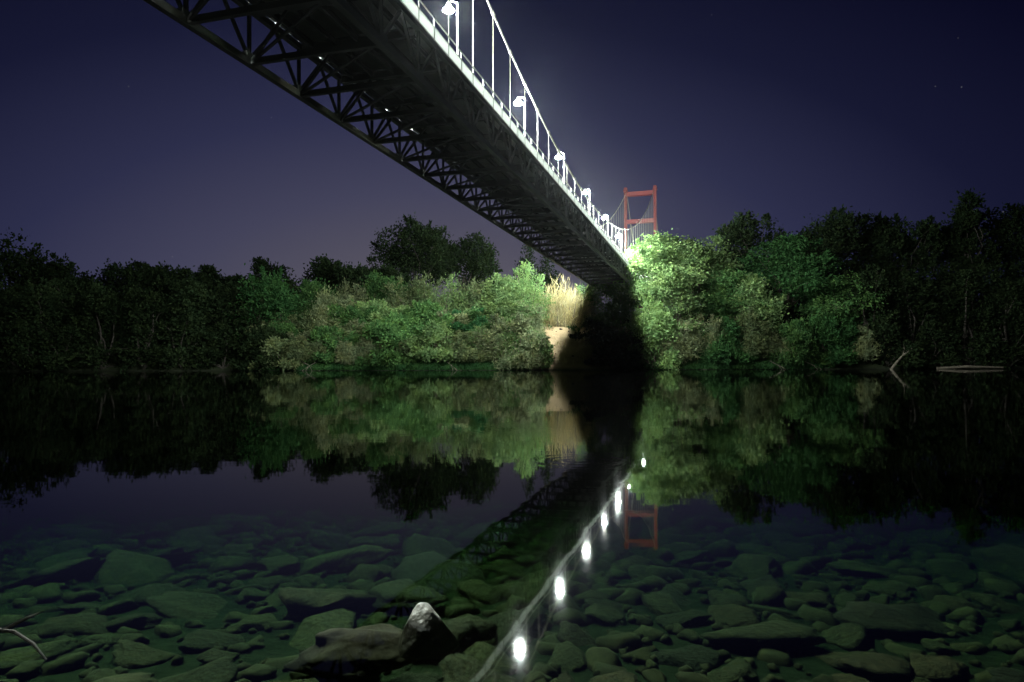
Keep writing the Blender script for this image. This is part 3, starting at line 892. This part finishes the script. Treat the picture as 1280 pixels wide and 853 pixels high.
rf = [(818, 372, 46, 'shrub', 'leaf_bright', 'bright yellow-green rounded shrub at the edge of the bridge shadow'),
      (848, 385, 52, 'willow', 'leaf_willow', 'feathery grey-green shrub at the water beside the yellow-green shrub'),
      (880, 392, 50, 'willow', 'leaf_willow', 'feathery grey-green shrub at the water under the layered trees'),
      (906, 402, 50, 'shrub', 'leaf_deep', 'low deep green shrub at the water under the layered trees'),
      (938, 388, 54, 'willow', 'leaf_olive', 'olive brown feathery shrub at the water under the half-lit tree'),
      (968, 412, 50, 'willow', 'leaf_willow', 'dim feathery shrub at the water under the deep green tree'),
      (1002, 405, 58, 'shrub', 'leaf_green', 'dim green shrub at the water under the deep green tree'),
      (1040, 400, 56, 'shrub', 'leaf_deep', 'dim deep green shrub next to the driftwood branch'),
      (1080, 412, 56, 'willow', 'leaf_willow', 'faint feathery shrub behind the driftwood branch'),
      (942, 352, 50, 'shrub', 'leaf_light', 'light olive leafy shrub halfway up between the layered trees')]
for i, (px, yt, w, st_, lm, lb) in enumerate(rf):
    P(st_, 'waterside_shrub', px, yt, w, 98.2 + (i % 3) * 0.6 + (3 if yt == 352 else 0), lm, lb, 'shrub', GR, 9000, (0.4, 0.065 if st_ == 'willow' else 0.11))
GD = 'dark trees of the unlit downstream wood'
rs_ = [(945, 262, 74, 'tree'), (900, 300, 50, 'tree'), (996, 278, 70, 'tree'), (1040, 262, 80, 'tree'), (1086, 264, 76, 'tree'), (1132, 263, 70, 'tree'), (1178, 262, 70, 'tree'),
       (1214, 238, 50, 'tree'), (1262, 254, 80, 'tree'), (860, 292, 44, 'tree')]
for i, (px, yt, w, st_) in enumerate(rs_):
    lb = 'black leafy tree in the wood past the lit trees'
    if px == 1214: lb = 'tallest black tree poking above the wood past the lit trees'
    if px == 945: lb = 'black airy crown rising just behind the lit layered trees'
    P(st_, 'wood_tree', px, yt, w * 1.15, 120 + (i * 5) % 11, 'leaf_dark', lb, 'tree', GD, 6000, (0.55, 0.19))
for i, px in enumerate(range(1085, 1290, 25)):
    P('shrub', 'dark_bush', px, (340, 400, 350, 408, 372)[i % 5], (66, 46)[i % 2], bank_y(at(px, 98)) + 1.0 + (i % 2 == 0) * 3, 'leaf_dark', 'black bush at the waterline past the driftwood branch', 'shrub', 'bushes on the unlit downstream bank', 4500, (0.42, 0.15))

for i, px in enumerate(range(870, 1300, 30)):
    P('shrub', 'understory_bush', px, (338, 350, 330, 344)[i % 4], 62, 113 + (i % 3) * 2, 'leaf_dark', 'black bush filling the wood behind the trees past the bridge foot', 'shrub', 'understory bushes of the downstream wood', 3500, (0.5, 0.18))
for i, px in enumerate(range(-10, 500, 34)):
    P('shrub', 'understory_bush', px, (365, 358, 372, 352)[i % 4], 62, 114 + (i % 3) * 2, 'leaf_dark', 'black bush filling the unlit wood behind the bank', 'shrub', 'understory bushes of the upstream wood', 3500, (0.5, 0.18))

# low undergrowth over the far bank, leaving the bare path and soil by the bridge open
rs = np.random.RandomState(9)
N = 50000
ux = rs.uniform(-40, 46, N); ud = rs.random_sample(N) ** 1.3 * 24 + 0.2
keep = []
upos = []
for x, d_ in zip(ux, ud):
    y = bank_y(x) + d_
    # lateral position with respect to the bridge centre line
    w = -(x * CT) + y * ST
    if W_R - 3.5 < w < W_L + 8.5 and d_ < 17 and mnoise.noise((x * .35, y * .35, 7)) < 0.42: continue
    upos.append((x, y, ground_z(x, y)))
for x, d_ in zip(rs.uniform(-38, 44, 16000), rs.random_sample(16000) * 1.5 - 0.25):
    y = bank_y(x) + d_
    w = -(x * CT) + y * ST
    if W_R - 2 < w < W_L + 6: continue
    upos.append((x, y, max(0.02, ground_z(x, y))))
upos = np.array(upos)
ud_ = rs.normal(size=upos.shape) * 0.5; ud_[:, 2] = np.abs(ud_[:, 2]) + 0.7
ug = link('undergrowth', leaf_mesh('undergrowth', upos, ud_, 0.65, 0.07, rs), M['leaf_deep'])
tag(ug, 'low grass and weeds covering the far river bank', 'undergrowth', kind='stuff')

# ------------------------------------------------------------------ driftwood
dx, dyy = at(1112, 96.5), 96.3
dw = empty('driftwood_branch', (dx, dyy, 0.0))
tag(dw, 'pale bare driftwood trunk leaning out of the water at the dark bank', 'driftwood')
b1 = MB().tube([(-0.2, -0.2, -0.3), (0.7, 0, 0.8), (1.9, 0.2, 2.0), (3.0, 0.3, 2.7), (3.6, 0.6, 3.3)], [0.2, 0.17, 0.13, 0.09, 0.04], 8)
b1.build('trunk', M['drift'], dw)
MB().tube([(1.8, 0.2, 1.9), (2.3, 0.6, 2.8), (2.4, 0.9, 3.5)], [0.07, 0.05, 0.02], 6).build('branch', M['drift'], dw)
lx = at(1215, 97)
for i, (px, ln) in enumerate(((350, 2.2), (378, 3.0), (395, 1.8), (560, 1.6), (965, 2.0), (1010, 2.4))):
    sr = random.Random(i + 60); x0 = at(px, 96.2); y0 = bank_y(x0) - 0.3
    sg = MB(); sgn = sr.choice((-1, 1))
    rt = empty('bare_root', (x0, y0, 0))
    tag(rt, ('bare pale root arching down into the water below the olive shrubs' if px < 500 else 'thin bare twig reaching into the water under the lit shrubs' if px < 900
             else 'dim bare root at the waterline under the deep green tree'), 'root', 'bare roots along the waterline')
    MB().tube([(0, 1.0, 1.2), (sgn * ln * .35, .5, .75), (sgn * ln * .7, .1, .35), (sgn * ln, -.2, -.2)], [.06, .05, .035, .02], 6).build('stem', M['drift'], rt)
    MB().tube([(sgn * ln * .35, .5, .75), (sgn * ln * .45, .0, .5), (sgn * ln * .6, -.5, -.1)], [.035, .03, .018], 5).build('side_root', M['drift'], rt)
# rubble and dry tufts on the sandy slope beside the bridge
slope_spots = []
for i in range(26):
    sr = random.Random(i + 300); w_ = W_L + sr.uniform(-1.5, 8); y_ = sr.uniform(99, 109.5)
    x_ = (y_ * ST - w_) / CT
    slope_spots.append((x_, y_, sr.uniform(.12, .34), sr.uniform(0, 6.28)))
lo = MB().tube([(lx - 5, 97.0, 0.12), (lx - 1, 96.7, 0.32), (lx + 4.5, 97.2, 0.2)], [0.16, 0.2, 0.12], 8).build('fallen_log', M['drift'])
tag(lo, 'pale log lying along the waterline of the dark bank', 'log')

# ------------------------------------------------------------------ river stones
def stone_mesh(name, seed, sub=3, sc=(1, .8, .42), rough=0.42, cuts=11):
    rng = random.Random(seed)
    bm = bmesh.new(); bmesh.ops.create_icosphere(bm, subdivisions=sub, radius=1)
    planes = []
    for i in range(cuts):
        d = Vector((rng.gauss(0, 1), rng.gauss(0, 1), rng.gauss(0, .8))).normalized()
        planes.append((d, rng.uniform(0.5, 0.88)))
    off = Vector((seed * 3.7, seed * 1.3, 0))
    for v in bm.verts:
        p = v.co.copy()
        for d, h in planes:
            e = p.dot(d) - h
            if e > 0: p -= d * e * 0.95
        p *= 1 + rough * mnoise.noise(p * 1.3 + off) + rough * 0.4 * mnoise.noise(p * 3.2 + off) + rough * 0.15 * mnoise.noise(p * 8 + off)
        v.co = Vector((p.x * sc[0], p.y * sc[1], p.z * sc[2]))
    me = bpy.data.meshes.new(name); bm.to_mesh(me); bm.free()
    for p in me.polygons: p.use_smooth = True
    me.materials.append(M['stone'])
    return me
variants = [stone_mesh('river_stone', i + 1, 3, (1, random.Random(i).uniform(.5, .9), random.Random(i + 50).uniform(.12, .26))) for i in range(14)]
rng = random.Random(77)
cand = []
placed = []
tries = 0
while tries < 9000:
    tries += 1
    y = 1.3 + 9.5 * rng.random() ** 1.15
    x = rng.uniform(-0.85, 0.85) * (y + 0.9)
    r = rng.choice((0.06, 0.08, 0.10, 0.13, 0.16, 0.20, 0.26, 0.33)) * rng.uniform(0.85, 1.25) * (0.85 + 0.05 * y)
    ok = True
    for (qx, qy, qr) in placed:
        if (qx - x) ** 2 + (qy - y) ** 2 < (0.56 * (qr + r)) ** 2:
            ok = False; break
    if ok:
        placed.append((x, y, r))
placed.sort(key=lambda q: -q[2] / q[1])
n_obj = 0
small = MB()
for i, (x, y, r) in enumerate(placed):
    me = variants[rng.randrange(len(variants))]
    rot = (rng.uniform(-.25, .25), rng.uniform(-.25, .25), rng.uniform(0, 6.28))
    z = ground_z(x, y) + r * rng.uniform(-0.05, 0.16)
    if n_obj < 298:
        ob = link('river_stone', me)
        ob.location = (x, y, z); ob.rotation_euler = rot; ob.scale = (r, r, r)
        tag(ob, 'smooth brown-grey cobble lying under the clear shallow water', 'stone', 'cobbles on the shallow riverbed')
        n_obj += 1
    else:
        placed_rest = True
        small_m = Matrix.Translation((x, y, z)) @ Matrix.Rotation(rot[2], 4, 'Z') @ Matrix.Scale(r, 4)
        src = variants[i % len(variants)]
        if 'low' not in globals():
            low = [stone_mesh('low', 90 + k, 2, (1, .75, .45)) for k in range(6)]
        src = low[i % 6]
        small.add([small_m @ v.co for v in src.vertices], [tuple(p.vertices) for p in src.polygons])
for k in range(2500):
    y = 1.2 + 8 * rng.random() ** 1.3; x = rng.uniform(-.85, .85) * (y + .9); r = rng.uniform(0.018, 0.05)
    m_ = Matrix.Translation((x, y, ground_z(x, y) + r * .3)) @ Matrix.Rotation(rng.uniform(0, 6), 4, 'Z') @ Matrix.Scale(r, 4)
    if k == 0: peb = stone_mesh('peb', 300, 1, (1, .8, .5))
    small.add([m_ @ v.co for v in peb.vertices], [tuple(p.vertices) for p in peb.polygons])
so = small.build('riverbed_pebbles', M['stone'])
for p in so.data.polygons: p.use_smooth = True
tag(so, 'small pebbles and gravel between the riverbed cobbles', 'pebbles', kind='stuff')

for i, (x_, y_, r_s, a_) in enumerate(slope_spots):
    ob = link('slope_stone', low[i % 6]); ob.location = (x_, y_, ground_z(x_, y_) + r_s * .15); ob.rotation_euler = (0, 0, a_); ob.scale = (r_s, r_s, r_s * 1.4)
    tag(ob, 'loose stone lying on the bare sandy slope beside the bridge shadow', 'stone', 'loose stones on the sandy slope')
tp_ = []
for i in range(2600):
    w_ = W_L + rng.uniform(-4, 9); y_ = rng.uniform(97.5, 116); x_ = (y_ * ST - w_) / CT
    if mnoise.noise((x_ * .6, y_ * .6, 2)) < 0.08: continue
    tp_.append((x_, y_, ground_z(x_, y_) - .03))
tp_ = np.array(tp_); td = rs.normal(size=tp_.shape) * .45; td[:, 2] = 1
dt = link('dry_grass', leaf_mesh('dry_grass', tp_, td, 0.6, 0.03, rs), M['leaf_tan'])
tag(dt, 'sparse dry grass on the sandy slope beside the bridge', 'grass', kind='stuff')

# the wet rock that breaks the surface and the flat boulder under water beside it
def hull_rock(name, pts, mat, sub=3, amp=0.02, seed=0):
    bm = bmesh.new()
    for p in pts: bm.verts.new(p)
    bmesh.ops.convex_hull(bm, input=bm.verts)
    bmesh.ops.delete(bm, geom=[v for v in bm.verts if not v.link_faces], context='VERTS')
    bmesh.ops.bevel(bm, geom=list(bm.edges), offset=0.012, segments=2, affect='EDGES', profile=0.6)
    bmesh.ops.triangulate(bm, faces=bm.faces)
    for _ in range(sub): bmesh.ops.subdivide_edges(bm, edges=[e for e in bm.edges if e.calc_length() > 0.025], cuts=1, use_grid_fill=True)
    bmesh.ops.triangulate(bm, faces=bm.faces)
    bm.normal_update()
    for v in bm.verts:
        n_ = mnoise.noise(v.co * 7 + Vector((seed, 0, 0))) + 0.6 * mnoise.noise(v.co * 19) + 0.35 * mnoise.noise(v.co * 45)
        v.co += v.normal * n_ * amp
    me = bpy.data.meshes.new(name); bm.to_mesh(me); bm.free()
    return link(name, me, mat)
# emergent tip near photo (527,765): waterline distance about 2.5 m
rx, ry = at(530, 2.42), 2.42
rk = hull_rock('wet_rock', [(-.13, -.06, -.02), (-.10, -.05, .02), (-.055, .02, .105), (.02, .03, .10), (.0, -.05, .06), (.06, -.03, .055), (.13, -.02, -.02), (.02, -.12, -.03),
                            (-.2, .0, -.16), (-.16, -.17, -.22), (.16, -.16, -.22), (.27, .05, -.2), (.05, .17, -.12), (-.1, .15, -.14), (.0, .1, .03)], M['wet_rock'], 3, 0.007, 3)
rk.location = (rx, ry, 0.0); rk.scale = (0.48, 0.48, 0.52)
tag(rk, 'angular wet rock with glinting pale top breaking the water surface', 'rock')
bx_, by_ = at(440, 2.5), 2.6
bo = link('sunken_boulder', stone_mesh('sunken_boulder', 44, 5, (0.27, 0.18, 0.085), 0.25, 7))
bo.data.materials.clear(); bo.data.materials.append(stone_mat('boulder_stone', (0.022, 0.013, 0.006), (0.048, 0.03, 0.014), (0.088, 0.057, 0.029), 0.9))
bo.location = (bx_, by_, -0.175); bo.rotation_euler = (0.10, -0.05, 0.1)
tag(bo, 'large flat brown boulder just under the surface beside the wet rock', 'rock')

# twig breaking the surface at the near shore
tw = empty('shore_branch', (at(10, 2.2), 2.2, 0))
tag(tw, 'dark thin branch poking out of the water at the near shore', 'branch')
MB().tube([(-.3, -.1, 0.03), (-.1, 0, .055), (.02, 0, .04), (.1, -.03, .015), (.17, -.07, -.02)], [.009, .008, .006, .005, .003], 7).build('stem', M['bark_dark'], tw)
MB().tube([(-.02, 0, .045), (.03, .05, .07), (.05, .09, .075)], [.007, .005, .002], 5).build('twig', M['bark_dark'], tw)

# ------------------------------------------------------------------ haze
hz = MB().box(-620, 620, -85, 805, -9, 75).build('haze', M['haze'])
tag(hz, kind='stuff')
